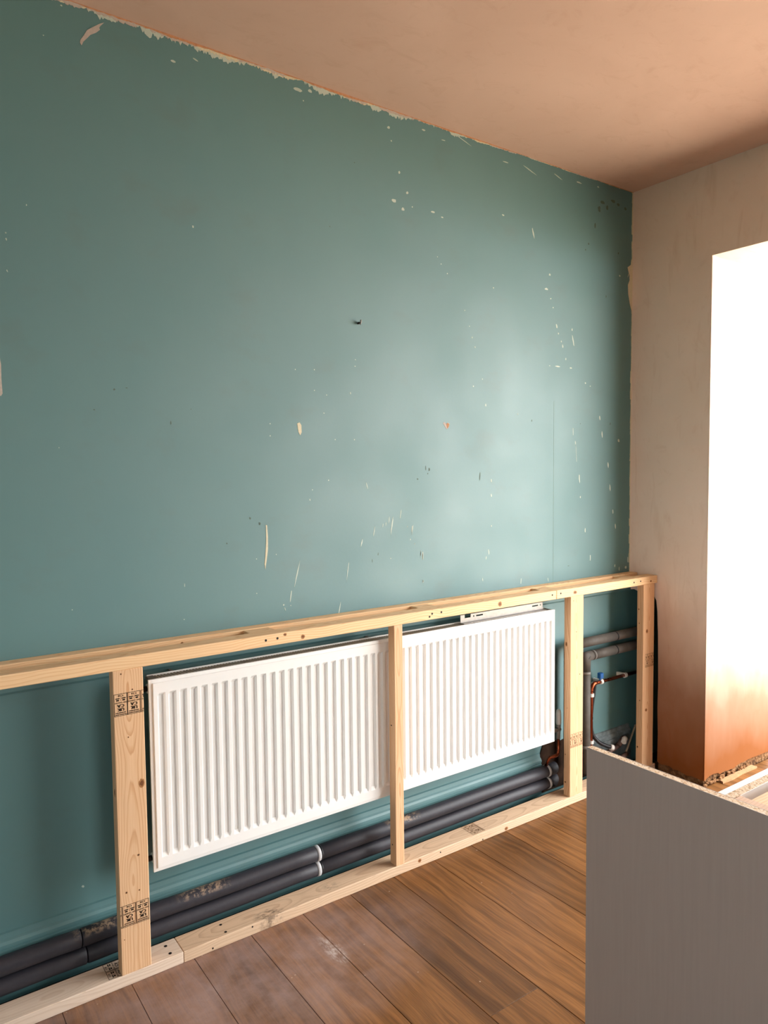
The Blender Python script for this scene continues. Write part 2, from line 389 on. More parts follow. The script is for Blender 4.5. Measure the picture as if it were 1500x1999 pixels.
# ================================================================== THE SETTING
# ---- green wall (plane y = 0)
wall = MB().box(RX, WT, 0, .2, -.02, H + .02).build('wall_left', M['paint'])
tag(wall, 'long teal green painted wall with chips, scuffs and torn top edge', 'wall', kind='structure')
CHIPS = [(-0.637,2.37,0.0321,0.0116,0),(-0.607,2.33,0.0109,0.0072,0),(-0.591,2.291,0.0088,0.0059,0),(-0.566,2.209,0.0132,0.0212,-0.2),(-0.554,2.176,0.0088,0.0106,0),(-0.534,2.141,0.0089,0.0091,0),(-0.524,2.119,0.0112,0.0181,-0.1),(-0.458,2.203,0.0092,0.0121,0),(-0.451,2.152,0.0103,0.0469,-0.25),(-0.502,2.061,0.0091,0.0136,0),(-0.558,2.023,0.0425,0.0076,0),(-0.467,2.022,0.0207,0.006,0),(-0.613,2.022,0.0109,0.0037,0),(-0.359,1.957,0.0108,0.0079,0),(-0.323,1.944,0.0096,0.0047,0),(-1.138,2.215,0.0073,0.0068,0),(-1.111,2.152,0.0056,0.0041,0),(-1.096,2.106,0.0055,0.0083,0),(-1.08,2.067,0.0093,0.0068,0),(-0.971,2.331,0.0096,0.0069,0),(-1.037,1.934,0.0057,0.0042,0),(-1.09,1.9,0.0074,0.0055,0),(-1.018,1.824,0.0086,0.0139,0),(-0.822,1.791,0.0061,0.0101,0),(-0.25,1.792,0.01,0.0236,-0.1),(-0.231,1.712,0.01,0.0337,-0.1),(-0.1,1.682,0.0207,0.0164,0),(-0.43,1.666,0.007,0.0193,-0.1),(-0.4,1.494,0.0095,0.041,-0.1),(-0.392,1.404,0.0084,0.0126,0),(-0.182,1.56,0.0115,0.0295,-0.1),(-0.166,1.446,0.0116,0.0377,-0.1),(-0.141,1.322,0.0118,0.0246,-0.1),(-0.12,1.247,0.0103,0.0279,-0.1),(-0.986,1.495,0.0088,0.0156,-0.1),(-0.986,1.429,0.0078,0.0174,-0.1),(-0.986,1.295,0.0078,0.0099,0),(-1.002,1.18,0.0078,0.0246,-0.1),(-1.018,1.155,0.0058,0.0184,0.1),(-1.384,1.201,0.005,0.0238,0.1),(-1.374,1.191,0.0068,0.0352,0.1),(-1.427,1.304,0.0057,0.0323,0.15),(-0.355,1.24,0.0085,0.0273,0),(-0.315,1.101,0.0086,0.0337,0),(-0.122,1.044,0.0105,0.0184,0),(-0.086,1.026,0.0093,0.025,0),(-1.039,1.062,0.0058,0.0198,-0.1),(-1.373,1.087,0.006,0.0108,0),(-0.801,1.031,0.0052,0.0302,0.1),(-0.62,1.021,0.0056,0.0232,-0.1),(-0.448,1.72,0.0047,0.0463,-0.05),(-0.424,1.611,0.0035,0.0849,-0.08),(-0.032,1.028,0.0241,0.0167,0),(-0.016,1.069,0.0108,0.0334,0),(-1.958,1.17,0.0059,0.0878,0.27),(-1.985,1.093,0.0051,0.0466,0.15),(-2.015,1.062,0.0086,0.0067,0),(-2.009,1.047,0.0043,0.0143,-0.3),(-1.739,1.16,0.004,0.077,0.16),(-1.778,1.019,0.0064,0.0546,0.2),(-1.645,1.484,0.0059,0.028,-0.3),(-1.614,1.308,0.0059,0.042,0.2),(-1.673,1.266,0.0074,0.0308,0.3),(-1.528,1.324,0.007,0.079,0.18),(-1.484,1.369,0.0046,0.0388,0.2),(-1.542,1.347,0.0053,0.0287,0.15),(-1.557,1.333,0.0044,0.0179,0.15),(-1.572,1.327,0.0043,0.0154,0.2),(-1.425,1.304,0.0055,0.0412,0.2),(-1.45,1.317,0.0046,0.0074,0),(-1.436,1.263,0.0055,0.0074,0),(-1.414,1.244,0.0046,0.0074,0),(-1.384,1.202,0.0046,0.0235,0.1),(-1.372,1.19,0.0066,0.0368,0.1),(-1.372,1.085,0.0076,0.0151,0),(-1.951,1.911,0.0051,0.0044,0),(-1.872,1.916,0.0054,0.0045,0),(-1.873,1.841,0.0045,0.0039,0),(-1.821,1.826,0.0046,0.004,0),(-1.694,1.941,0.0049,0.0041,0),(-1.692,1.966,0.0041,0.0034,0),(-1.716,1.838,0.0056,0.0096,0),(-1.834,1.759,0.0062,0.0053,0),(-2.055,1.714,0.005,0.0044,0),(-2.056,1.671,0.0049,0.0044,0),(-1.787,1.662,0.0055,0.0047,0),(-1.701,1.663,0.0058,0.0048,0),(-1.818,1.51,0.0054,0.0047,0),(-1.888,1.476,0.0045,0.004,0),(-1.899,1.44,0.0038,0.0078,0),(-2.118,1.238,0.0041,0.0038,0),(-2.12,1.116,0.0042,0.0039,0),(-2.041,1.248,0.0043,0.0039,0),(-1.986,1.057,0.0043,0.004,0),(-1.535,1.194,0.0062,0.005,0),(-2.756,2.812,0.0049,0.0036,0),(-2.321,2.348,0.007,0.0083,0),(-2.875,2.232,0.0054,0.0043,0),(-2.874,2.213,0.0039,0.0072,0),(-2.373,2.856,0.0281,0.008,0),(-2.3,2.884,0.0245,0.0048,-2),(-1.92,2.896,0.0451,0.0126,0),(-1.873,2.905,0.0231,0.0122,0),(-1.9,2.864,0.0063,0.0053,0),(-2.818,2.32,0.0034,0.0058,0),(-2.704,2.913,0.0084,0.0043,0),(-1.526,2.866,0.0183,0.0106,0),(-1.513,2.819,0.0091,0.0073,0),(-1.476,2.708,0.0117,0.0146,0),(-1.438,2.638,0.0167,0.0112,0),(-1.504,2.595,0.0297,0.0127,0),(-1.46,2.571,0.0214,0.0127,0),(-1.309,2.589,0.0297,0.0077,0),(-1.259,2.577,0.018,0.0057,0),(-0.913,2.651,0.0203,0.0062,0),(-0.724,2.606,0.0108,0.0462,-0.3),(-1.266,2.388,0.0064,0.0048,0),(-1.233,2.354,0.0065,0.0049,0),(-1.285,2.414,0.005,0.0038,0),(-0.898,2.88,0.0434,0.0051,0),(-0.75,2.88,0.114,0.0051,3),(-0.56,2.891,0.0735,0.0054,3),(-0.414,2.896,0.0426,0.0067,0),(-1.25,2.886,0.0257,0.0038,0),(-1.147,2.914,0.1197,0.0039,3),(-1.352,2.901,0.0243,0.0075,0),(-0.102,2.506,0.0151,0.0093,0),(-0.274,2.905,0.018,0.0069,0),(-0.615,2.438,0.0161,0.0107,0),(-1.413,2.588,0.0073,0.0056,0),(-2.875,2.125,0.0038,0.0081,-0.3),(-2.875,2.231,0.0042,0.0035,0),(-2.875,2.215,0.0038,0.0058,0),(-2.754,1.623,0.0028,0.003,0),(-2.733,1.131,0.0035,0.0038,0),(-2.385,1.057,0.0042,0.0042,0),(-2.38,1.171,0.0028,0.0136,0),(-2.73,0.26,0.0109,0.0074,0)]
SPOTS = [(-0.732,1.764,0.0074,0.0118,0),(-1.354,1.552,0.0051,0.0185,0),(-1.335,1.546,0.0102,0.0146,0),(-1.343,1.529,0.0068,0.0054,0),(-1.054,1.515,0.0076,0.0347,0.1),(-0.208,2.39,0.0075,0.0139,0),(-0.476,1.074,0.0163,0.0039,0),(-0.395,1.76,0.0072,0.0046,0),(-0.168,1.766,0.0063,0.0112,0),(-2.139,1.383,0.0082,0.0088,0),(-2.103,1.362,0.0112,0.0126,0),(-1.596,1.216,0.0043,0.0112,0.2),(-1.624,1.192,0.0034,0.0144,0),(-2.228,1.3,0.0065,0.0063,0),(-1.396,1.508,0.0093,0.0072,0),(-2.588,1.805,0.0087,0.0064,0),(-2.55,1.812,0.009,0.0026,0),(-2.65,1.74,0.0072,0.0038,0),(-2.412,1.707,0.0046,0.0119,0),(-2.343,1.754,0.0035,0.0034,0),(-0.16,2.86,0.0406,0.016,0),(-0.118,2.852,0.034,0.0137,0),(-0.061,2.842,0.023,0.0163,0),(-0.342,2.624,0.0124,0.0112,0),(-0.364,2.592,0.0087,0.009,0),(-0.115,2.615,0.0113,0.0093,0),(-0.295,2.717,0.0142,0.0274,0),(-0.205,2.82,0.0218,0.0229,0),(-0.265,2.802,0.0252,0.0297,0),(-0.24,2.839,0.04,0.016,0),(-1.797,2.443,0.0062,0.0035,0),(-1.685,2.698,0.0064,0.0035,0)]

def chips(mb, L, k=1.0):
    for (x, z, w, h, a) in L:
        n = 8 if w * h < .0004 else 11; pts = []
        for i in range(n):
            t = 2 * math.pi * i / n; j = .72 + .45 * random.random()
            px, pz = math.cos(t) * w / 2 * j * k * .8, math.sin(t) * h / 2 * j * k
            pts.append((px + pz * (a if abs(a) < 1 else 0), pz - (px / 3.4 if abs(a) >= 1 else 0)))
        mb.prism(pts, lambda p, q: (x + p, 0, z + q), (0, -.0005, 0))
mb = MB(); chips(mb, CHIPS); mb.build('paint_chips', M['chip_white'], wall, kind='stuff', label='small pale chips and scratches in the teal paint')
mb = MB(); chips(mb, SPOTS); mb.build('scuff_marks', M['scuff'], wall, kind='stuff', label='small dark scuffs and filler spots on the teal paint')
def flake(name, pts, mat, d=.0008, label=None):
    return MB().prism(pts, lambda a, b: (a, 0, b), (0, -d, 0)).build(name, mat, wall, label=label)
flake('paint_flake', [(-2.5837, 2.9048), (-2.5979, 2.8965), (-2.614, 2.8832), (-2.6341, 2.8668), (-2.6434, 2.8491), (-2.6545, 2.8317), (-2.6557, 2.8235), (-2.6511, 2.8171), (-2.6459, 2.8296), (-2.6348, 2.843), (-2.6247, 2.8561), (-2.6087, 2.8672), (-2.5964, 2.8801), (-2.5993, 2.8842), (-2.594, 2.8928)], M['chip_pink'], label='long curved bare plaster patch near the ceiling')
flake('paint_flake', [(-1.9471, 1.7178), (-1.9374, 1.722), (-1.9302, 1.7118), (-1.9293, 1.6859), (-1.9354, 1.6754), (-1.9425, 1.6869)], M['chip_cream'])
flake('paint_flake', [(-2.0798, 1.3568), (-2.0749, 1.3547), (-2.0723, 1.3149), (-2.0732, 1.2701), (-2.0798, 1.2257), (-2.0853, 1.1986), (-2.0877, 1.2168), (-2.0834, 1.2516), (-2.0795, 1.3025)], M['chip_cream'])
flake('paint_flake', [(-2.960, 1.8752), (-2.9024, 1.8752), (-2.9004, 1.858), (-2.9010, 1.8173), (-2.8995, 1.7766), (-2.9036, 1.7693), (-2.960, 1.7706)], M['chip_pink'])
flake('paint_hole', [(-1.2611, 1.739), (-1.2506, 1.7426), (-1.2445, 1.7348), (-1.2356, 1.7417), (-1.2242, 1.7367), (-1.2296, 1.7231), (-1.2402, 1.7127), (-1.2489, 1.7226)], M['chip_pink'])
flake('paint_hole', [(-1.2435, 1.7340), (-1.2356, 1.7395), (-1.2262, 1.7355), (-1.2296, 1.7251), (-1.2375, 1.7157)], M['knot'], .0011)
flake('joint_line', [(-.5836, 1.86), (-.5820, 1.86), (-.5845, 1.0), (-.5863, 1.0)], M['hair'], .0003)
# ragged bare edge where the ceiling paper and paint were torn off
def ragged(name, mat, x0, x1, lo, hi, d, step=.006, seed=1, parts=1.0, top=H):
    rr = random.Random(seed); mb = MB(); x = x0; base = zz = (lo + hi) / 2; run = []
    while x < x1:
        base += (rr.random() - .5) * (hi - lo) * .3; base = min(hi, max(lo, base)); zz = base + (rr.random() - .5) * (hi - lo) * .35; run.append((x, top - max(zz, .0003) * (1.0 if x < -1.6 else max(.35, -x / 1.6)))); x += step * (.5 + rr.random())
    run.append((x1, top - max(zz, .0003) * .35))
    for (a, za), (b, zb) in zip(run, run[1:]):
        mb.prism([(a, za), (b, zb), (b, top), (a, top)], lambda p, q: (p, 0, q), (0, -d, 0))
    return mb.build(name, mat, wall, kind='stuff')
ragged('torn_edge', M['chip_white'], -3.2, -.9, -.010, .026, .0006, .004, 3)
ragged('torn_edge', M['chip_cream'], -3.2, -.02, -.003, .015, .0011, .004, 5)
ragged('torn_edge', M['chip_pink'], -3.2, -.3, -.008, .013, .0014, .005, 15)
ragged('torn_edge', M['edge_orange'], -3.2, 0, .0005, .008, .0018, .008, 8)
# cream filler and scraped paint running down the corner
cm = MB()
cm.prism([(0, 2.62), (-.0105, 2.5965), (-.0145, 2.5729), (-.040, 2.5567), (-.0296, 2.5285), (-.0386, 2.508), (-.0245, 2.5292), (-.0228, 2.4949), (-.0362, 2.47), (-.033, 2.4243), (-.0197, 2.3797), (-.004, 2.3413), (0, 2.33)], lambda a, b: (a, 0, b), (0, -.0012, 0))
zz = 1.0
rr = random.Random(4)
while zz < 2.93:
    st = .02 + .03 * rr.random(); w0 = .004 + .006 * rr.random()
    cm.prism([(0, zz), (0, zz + st), (-w0 * (.6 + .6 * rr.random()), zz + st), (-w0, zz)], lambda a, b: (a, 0, b), (0, -.001, 0)); zz += st
cm.build('corner_filler', M['chip_cream'], wall)
# small hook left in the wall
hook = empty('wall_hook', (-1.6784, 0, 2.104))
MB().tube([(-1.6784, 0, 2.104), (-1.6784, -.012, 2.104)], .0045, 10).build('shank', M['dark_metal'], hook, True)
MB().tube([(-1.6784, -.011, 2.104), (-1.6774, -.015, 2.100), (-1.6764, -.018, 2.105), (-1.6764, -.018, 2.114)], .0030, 8).build('hook_tip', M['steel'], hook, True)
tag(hook, 'small dark metal hook screwed into the middle of the teal wall', 'hook')

# ---- moulding and skirting on the green wall
def moulding(name, prof, x0, x1, mat):
    mb = MB(); n = len(prof)
    vs = [(x0, y, z) for y, z in prof] + [(x1, y, z) for y, z in prof]
    fs = [(i, (i + 1) % n, (i + 1) % n + n, i + n) for i in range(n)] + [tuple(range(n)), tuple(range(2 * n - 1, n - 1, -1))]
    mb.add(vs, fs); return mb.build(name, mat)
o = moulding('trim_1', [(0, .903), (-.006, .905), (-.010, .912), (-.010, .925), (-.016, .932), (-.018, .944), (-.012, .955), (0, .962)], -3.6, -.002, M['skirt'])
tag(o, 'teal painted dado moulding just under the timber rail', 'moulding', kind='structure')
SK = [(0, .008), (-.019, .008), (-.019, .150), (-.0145, .1525), (-.0145, .1565), (-.019, .159), (-.0185, .168), (-.014, .176), (-.008, .181), (-.006, .196), (0, .199)]
o = moulding('baseboard_left', SK, -3.6, -.68, M['skirt'])
tag(o, 'teal painted skirting board behind the dark lagged pipes', 'skirting', kind='structure')
o = moulding('baseboard_right', SK, -.335, -.002, M['bay_skirt'])
tag(o, 'dirty pale skirting board in the corner bay under the copper pipe', 'skirting', kind='structure')
# bare patch of broken plaster behind the valve, a hole's darkness put into its colour
bp_ = MB(); rr = random.Random(12)
pts = [(-.675, .0), (-.675, .19), (-.655, .235), (-.625, .262), (-.60, .25), (-.57, .235), (-.53, .225), (-.47, .235), (-.40, .21), (-.335, .20), (-.335, 0)]
bp_.prism(pts, lambda a, b: (a, 0, b), (0, -.004, 0)); o = bp_.build('bare_masonry', M['hole_dark'], wall)

# ---- ceiling
o = MB().box(RX, WT, RY, .2, H, H + .15).build('ceiling', M['ceiling'])
tag(o, 'bare pink plaster ceiling', 'ceiling', kind='structure')

# ---- right hand wall: rubble core, plaster skin, wide opening, pipe hole in the corner
HOLE_Y, HOLE_Z = -.172, .716
core = MB(); sk = .012
core.box(sk, WT, -.175, -.0005, .925, H).box(.30, WT, -.175, -.0005, -.02, .925)
core.box(sk, WT, DOOR_Y0 + sk, -.175, -.02, H)
core.box(sk, WT, DOOR_Y1, DOOR_Y0 + sk, DOOR_Z + sk, H)
core.box(sk, WT, RY, DOOR_Y1, -.02, H)
wr = core.build('wall_right', M['brick']); tag(wr, 'right hand wall of pink skim plaster with a wide doorway', 'wall', kind='structure')
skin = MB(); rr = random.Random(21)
edge = [(-.172, .715), (-.1695, .75), (-.167, .82), (-.160, .875), (-.14, .905), (-.11, .898), (-.085, .912), (-.06, .905), (-.03, .915), (0, .91)]  # edge raised so the open hole stands in for shade behind the stud
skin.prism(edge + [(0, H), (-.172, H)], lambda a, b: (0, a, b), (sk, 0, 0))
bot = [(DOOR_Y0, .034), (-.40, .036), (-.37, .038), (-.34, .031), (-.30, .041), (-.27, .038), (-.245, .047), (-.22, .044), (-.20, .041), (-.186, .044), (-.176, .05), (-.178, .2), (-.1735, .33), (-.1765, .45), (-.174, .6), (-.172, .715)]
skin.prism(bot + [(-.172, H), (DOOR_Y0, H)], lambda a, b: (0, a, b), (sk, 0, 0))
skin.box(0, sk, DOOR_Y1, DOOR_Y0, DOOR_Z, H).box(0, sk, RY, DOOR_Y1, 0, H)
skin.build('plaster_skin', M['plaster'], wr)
jag = [(sk, .0375), (.0482, .048), (.085, .050), (.1252, .0434), (.1401, .0341), (.175, .039), (.2093, .0345), (.2699, .0319), (.300, .0405), (.3312, .0435), (.36, .041), (.3941, .0452), (.44, .044), (.491, .042), (.55, .041), (.602, .039), (WT, .038)]
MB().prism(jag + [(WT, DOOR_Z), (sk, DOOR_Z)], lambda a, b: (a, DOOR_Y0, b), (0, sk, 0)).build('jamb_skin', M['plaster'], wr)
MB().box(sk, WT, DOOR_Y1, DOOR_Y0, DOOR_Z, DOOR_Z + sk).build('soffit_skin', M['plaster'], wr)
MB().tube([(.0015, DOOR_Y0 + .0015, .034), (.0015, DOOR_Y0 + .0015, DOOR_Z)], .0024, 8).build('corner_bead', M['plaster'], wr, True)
# crumbled mortar under the jamb
rub = MB(); rr = random.Random(5)
def lump(mb, c, r, rr):
    bm = bmesh.new(); bmesh.ops.create_icosphere(bm, subdivisions=1, radius=1)
    for v in bm.verts: v.co = Vector((c[0] + v.co.x * r[0] * (.7 + .5 * rr.random()), c[1] + v.co.y * r[1] * (.7 + .5 * rr.random()), max(.0005, c[2] + v.co.z * r[2] * (.7 + .5 * rr.random()))))
    bm.verts.index_update(); mb.add([v.co[:] for v in bm.verts], [[v.index for v in f.verts] for f in bm.faces]); bm.free()
for i in range(26): lump(rub, (.01 + .40 * rr.random(), DOOR_Y0 - .002 + .006 * rr.random(), .006 + .016 * rr.random()), (.012 + .012 * rr.random(), .008, .010), rr)
o = rub.build('mortar_rubble', M['brick']); tag(o, 'crumbled brown mortar along the foot of the doorway jamb', 'rubble', kind='stuff')
o = MB()
o.prism([(.13, DOOR_Y0 - .004), (.43, DOOR_Y0 - .002), (.435, DOOR_Y0 - .030), (.30, DOOR_Y0 - .026), (.20, DOOR_Y0 - .034), (.12, DOOR_Y0 - .028)], lambda a, b: (a, b, .0005), (0, 0, .010))
o = o.build('plaster_offcut', M['mortar']); tag(o, 'pale broken strip of plaster lying at the foot of the doorway jamb', 'plaster')

# ---- unseen sides of the room
o = MB().box(RX - .2, RX, RY, FILL_WIN[0], -.02, H).box(RX - .2, RX, FILL_WIN[1], .2, -.02, H).box(RX - .2, RX, FILL_WIN[0], FILL_WIN[1], -.02, FILL_WIN[2]).box(RX - .2, RX, FILL_WIN[0], FILL_WIN[1], FILL_WIN[3], H).build('wall_front', M['paint']); tag(o, 'teal painted wall with an unseen window opening added for fill light, left of the camera', 'wall', kind='structure')
wb = MB().box(RX, WT, RY - .3, RY, -.02, H).build('wall_back', M['oldwall'])
tag(wb, 'plain grey white wall behind the camera', 'wall', kind='structure')

# ---- floor: subfloor and single laminate boards
fl = MB().box(RX, WT + .3, RY, .2, -.12, -.014).build('floor', M['subfloor']); tag(fl, 'brown oak laminate floor boards running to the teal wall', 'floor', kind='structure')
PW, PL = .1966, 1.29
def plank_mesh(L):
    mb = MB().cbox(.0007, PW - .0007, .0005, L - .0005, -.0139, 0, .0009)
    me = bpy.data.meshes.new('plank'); me.from_pydata(mb.v, [], mb.f); me.materials.append(M['plank']); return me
full = plank_mesh(PL); cache = {}
rr = random.Random(3)
k0 = int((RX + 2.2434) / PW) - 1
for k in range(k0, 16):
    x = -2.2434 + k * PW
    if x + PW < RX or x > WT: continue
    joint = -.898 if k == 2 else -1.385 + .17 * (((k + 20) * 7 % 5) / 5) if -5 < k < 9 else -.2 - (.43 * ((k + 40) * 7 % 5)) % PL
    y = -.1
    ends = [joint - PL * i for i in range(0, 5)]
    while ends[0] + PL < -.1: ends.insert(0, ends[0] + PL)
    top = -.1
    for e in ends:
        lo = max(e, RY)
        if top - lo < .02: continue
        if x >= -.06 and (top > DOOR_Y0 - .001):      # under the doorway the boards stop at the jamb
            top = DOOR_Y0 - .001
            if top - lo < .02: continue
        if abs((top - lo) - PL) < 1e-4: me = full
        else:
            key = round(top - lo, 3)
            if key not in cache: cache[key] = plank_mesh(top - lo)
            me = cache[key]
        ob = bpy.data.objects.new('plank', me); C.objects.link(ob); ob.location = (x, lo, 0); ob.parent = fl
        top = lo
        if lo <= RY: break
og = MB().box(WT + .3, 14, -12, 8, -.14, -.02).build('ground', M['paving']); MB().box(-20, RX - .2, -12, 8, -.14, -.02).build('lawn', M['lawn'], og); tag(og, 'pale paving outside the doorway', 'paving', kind='structure')

# ================================================================== THE TIMBER FRAME
FY = -.1668            # front face of the frame
frame = empty('timber_stud_frame', (-1.5, FY, 0))
tag(frame, 'low pale pine stud frame boxing in the white radiator along the teal wall', 'timber frame')
def timber(name, x0, x1, y0, y1, z0, z1, mat, label=None, c=.002):
    return MB().cbox(x0, x1, y0, y1, z0, z1, c).build(name, mat, frame, origin=((x0 + x1) / 2, (y0 + y1) / 2, (z0 + z1) / 2), label=label)
ZT, ZR, ZB = 1.0036, .9650, .0365
def screws(par, L, n, r=.0042):
    for c in L:
        mb = MB(); disc(mb, c, n, r, 10); mb.build('screw', M['screw'], par, origin=c)
def knots(par, L, n):
    for (c, r, ry) in L:
        mb = MB(); disc(mb, c, n, r * .85, 14, ry * .85, .0003, .12); ob = mb.build('knot', M['knot'], par, origin=c)
        mb = MB(); disc(mb, c, n, r * .5, 9, ry * .5, .0006, .2); mb.build('knot_core', M['screw'] if r < .006 else M['knot_dark'], par, origin=c)
# sole plate in two lengths
sp1 = timber('sole_plate', -3.45, -2.4748, FY, FY + .088, 0, ZB, M['pine_pale'])
sp2 = timber('sole_plate', -2.4740, -.003, FY, FY + .088, 0, ZB, M['pine_sole'])
screws(sp1, [(-2.5112, -.1052, ZB), (-2.5111, -.148, ZB)], 'z', .0052)
screws(sp2, [(-2.3253, -.1054, ZB), (-2.3271, -.151, ZB), (-1.575, -.112, ZB)], 'z', .0048)
screws(sp2, [(-2.3783, FY, .010), (-2.2388, FY, .0285), (-1.1965, FY, .006), (-1.4248, FY, .024)], '-y', .003)
knots(sp2, [((-1.5297, FY, .024), .010, .0085), ((-1.0604, FY, .012), .012, .009)], '-y')
# top rail in two lengths
tr1 = timber('top_rail', -3.45, -.7495, FY, -.106, ZR, ZT, M['pine_x'])
tr2 = timber('top_rail', -.7487, -.003, FY, -.106, ZR, ZT, M['pine_x'])
screws(tr1, [(-2.1691, FY, .986), (-2.1263, FY, .987), (-1.4598, FY, .988), (-1.4134, FY, .9884), (-1.4726, FY, .9777), (-.777, FY, .987)], '-y', .0042)
screws(tr2, [(-.7214, FY, .988), (-.1925, FY, .9852), (-.1403, FY, .9861)], '-y', .0042)
knots(tr1, [((-2.0977, FY, .996), .0075, .006), ((-2.0292, FY, .9790), .009, .009), ((-1.0965, FY, .984), .012, .012)], '-y')
knots(tr2, [((-.6256, FY, .983), .014, .009), ((-.0568, FY, .979), .008, .006)], '-y')
# batten on the wall and the short spacer blocks between
wbm = timber('wall_batten', -3.45, -.003, -.051, -.0006, ZR - .002, ZT + .001, M['pine_x'])
knots(wbm, [((-2.413, -.0512, .988), .006, .009)], '-y')
for (a, b) in ((-2.197, -2.103), (-1.4775, -1.394), (-.788, -.697), (-.208, -.122)):
    timber('spacer_block', a, b, -.1055, -.0515, ZR + .0005, ZT - .0012, M['pine_x'], c=.001)
# studs
def stud(x0, w, d=.0375, mat='pine_z'):
    return timber('stud', x0, x0 + w, FY, FY + d, ZB, ZR, M[mat])
st1 = stud(-2.6643, .089); st2 = stud(-1.6438, .0405); st3 = stud(-.6553, .0895); st4 = stud(-.1141, .089)
knots(st1, [((-2.6399, FY, .954), .003, .003), ((-2.6081, FY, .9027), .003, .003), ((-2.6239, FY, .7608), .0025, .003), ((-2.589, FY, .6114), .0105, .017), ((-2.6051, FY, .3941), .005, .004), ((-2.6436, FY, .2895), .004, .004), ((-2.6054, FY, .2849), .003, .003), ((-2.6538, FY, .1467), .002, .002)], '-y')
knots(st1, [((-2.6643, -.152, .597), .007, .014)], '-x')
knots(st3, [((-.6355, FY, .945), .003, .002), ((-.590, FY, .60), .004, .003), ((-.615, FY, .80), .003, .003)], '-y')
knots(st3, [((-.6553, -.143, .745), .006, .013), ((-.6553, -.150, .45), .002, .002), ((-.6553, -.14, .23), .003, .004), ((-.6553, -.14, .10), .005, .006)], '-x')
knots(st4, [((-.085, FY, .73), .010, .012), ((-.085, FY, .33), .010, .010)], '-y')
knots(st4, [((-.1141, -.140, .84), .004, .005), ((-.1141, -.143, .77), .003, .004), ((-.1141, -.15, .38), .003, .004), ((-.1141, -.14, .14), .005, .007)], '-x')
screws(st2, [(-1.6438, -.145, .58), (-1.6438, -.145, .115)], '-x', .003)

# grading stamps: boxes with the grade, drying and conformity marks, printed upside down
def text_mesh(s, size):
    cu = bpy.data.curves.new('t', 'FONT'); cu.body = s; cu.size = size; cu.align_x = 'CENTER'; cu.resolution_u = 2
    ob = bpy.data.objects.new('t', cu); C.objects.link(ob)
    dg = bpy.context.evaluated_depsgraph_get(); me = bpy.data.meshes.new_from_object(ob.evaluated_get(dg))
    v = [tuple(q.co[:2]) for q in me.vertices]; f = [tuple(p.vertices) for p in me.polygons]
    bpy.data.objects.remove(ob); bpy.data.curves.remove(cu); bpy.data.meshes.remove(me); return v, f
def stamp_cell(W=.0385, Hh=.067):
    """one printed box, upright, origin at its lower left corner: 2d polygons"""
    V, Fc = [], []
    def poly(p): b = len(V); V.extend(p); Fc.append(tuple(range(b, b + len(p))))
    def rect(x0, y0, x1, y1): poly([(x0, y0), (x1, y0), (x1, y1), (x0, y1)])
    def txt(s, size, cx, cy, sx=1.0, bold=0.0):
        v, f = text_mesh(s, size)
        for dx in ((0.0,) if not bold else (-bold, bold)):
            b = len(V); V.extend([(cx + x * sx + dx, cy + y) for x, y in v]); Fc.extend([tuple(i + b for i in q) for q in f])
    t = .0014
    rect(0, 0, W, t); rect(0, Hh - t, W, Hh); rect(0, 0, t, Hh); rect(W - t, 0, W, Hh)
    txt('C16', .0082, W * .5, .0035, 1.1, .0005)
    rect(W * .49, .0115, W * .51, .0225)
    for cx in (.27, .73):                                        # little square-and-bar symbols
        rect(W * cx - .004, .0172, W * cx + .004, .0215); rect(W * cx - .006, .0125, W * cx + .006, .0155)
    txt('DRY GRADED', .0058, W * .5, .0250, .95, .0002)
    txt('UK', .0138, W * .5, .0430, 1.05, .0010); txt('CA', .0138, W * .5, .0318, 1.05, .0010)
    x = W * .14                                                  # two lines of print too small to read
    r3 = random.Random(2)
    while x < W * .86:
        w = .0012 + .0014 * r3.random(); rect(x, .0555, x + w, .0585); x += w + .0007
    x = W * .08
    while x < W * .92:
        w = .0010 + .0012 * r3.random(); rect(x, .0610, x + w, .0638); x += w + .0005
    return V, Fc
SV, SF = stamp_cell()
def clip_poly(pts, lo, hi):
    for sgn, lim in ((1, lo), (-1, hi)):
        o = []
        for i in range(len(pts)):
            a, b = pts[i], pts[(i + 1) % len(pts)]
            ia, ib = sgn * (a[0] - lim) >= 0, sgn * (b[0] - lim) >= 0
            if ia: o.append(a)
            if ia != ib:
                t = (lim - a[0]) / (b[0] - a[0]); o.append((lim, a[1] + t * (b[1] - a[1])))
        pts = o
        if len(pts) < 3: return None
    return pts
def stamp(par, cells, z0, xlo, xhi, mat, y=FY, flip=True, Hs=1.0):
    W, Hh = .0385, .067; mb = MB()
    for x0 in cells:
        for f in SF:
            pts = []
            for i in f:
                a, b = SV[i]
                if flip: a, b = W - a, Hh - b
                pts.append((x0 + a, z0 + b * Hs))
            q = clip_poly(pts, xlo, xhi)
            if q: mb.add([(a, y - .0004, b) for a, b in q], [tuple(range(len(q)))])
    return mb.build('grade_stamp', mat, par, label='black printed timber grading stamp, upside down' if flip else 'worn printed timber grading stamp')
stamp(st1, [-2.6622, -2.6236, -2.5838], .829, -2.6635, -2.5760, M['ink'])
stamp(st1, [-2.6965, -2.6563, -2.6165], .1843, -2.6635, -2.5760, M['ink'])
stamp(st3, [-.678, -.6372, -.5945], .2663, -.6545, -.5665, M['ink_brown'], Hs=.94)
stamp(st4, [-.0973, -.0551], .5477, -.1130, -.0260, M['ink_brown'])
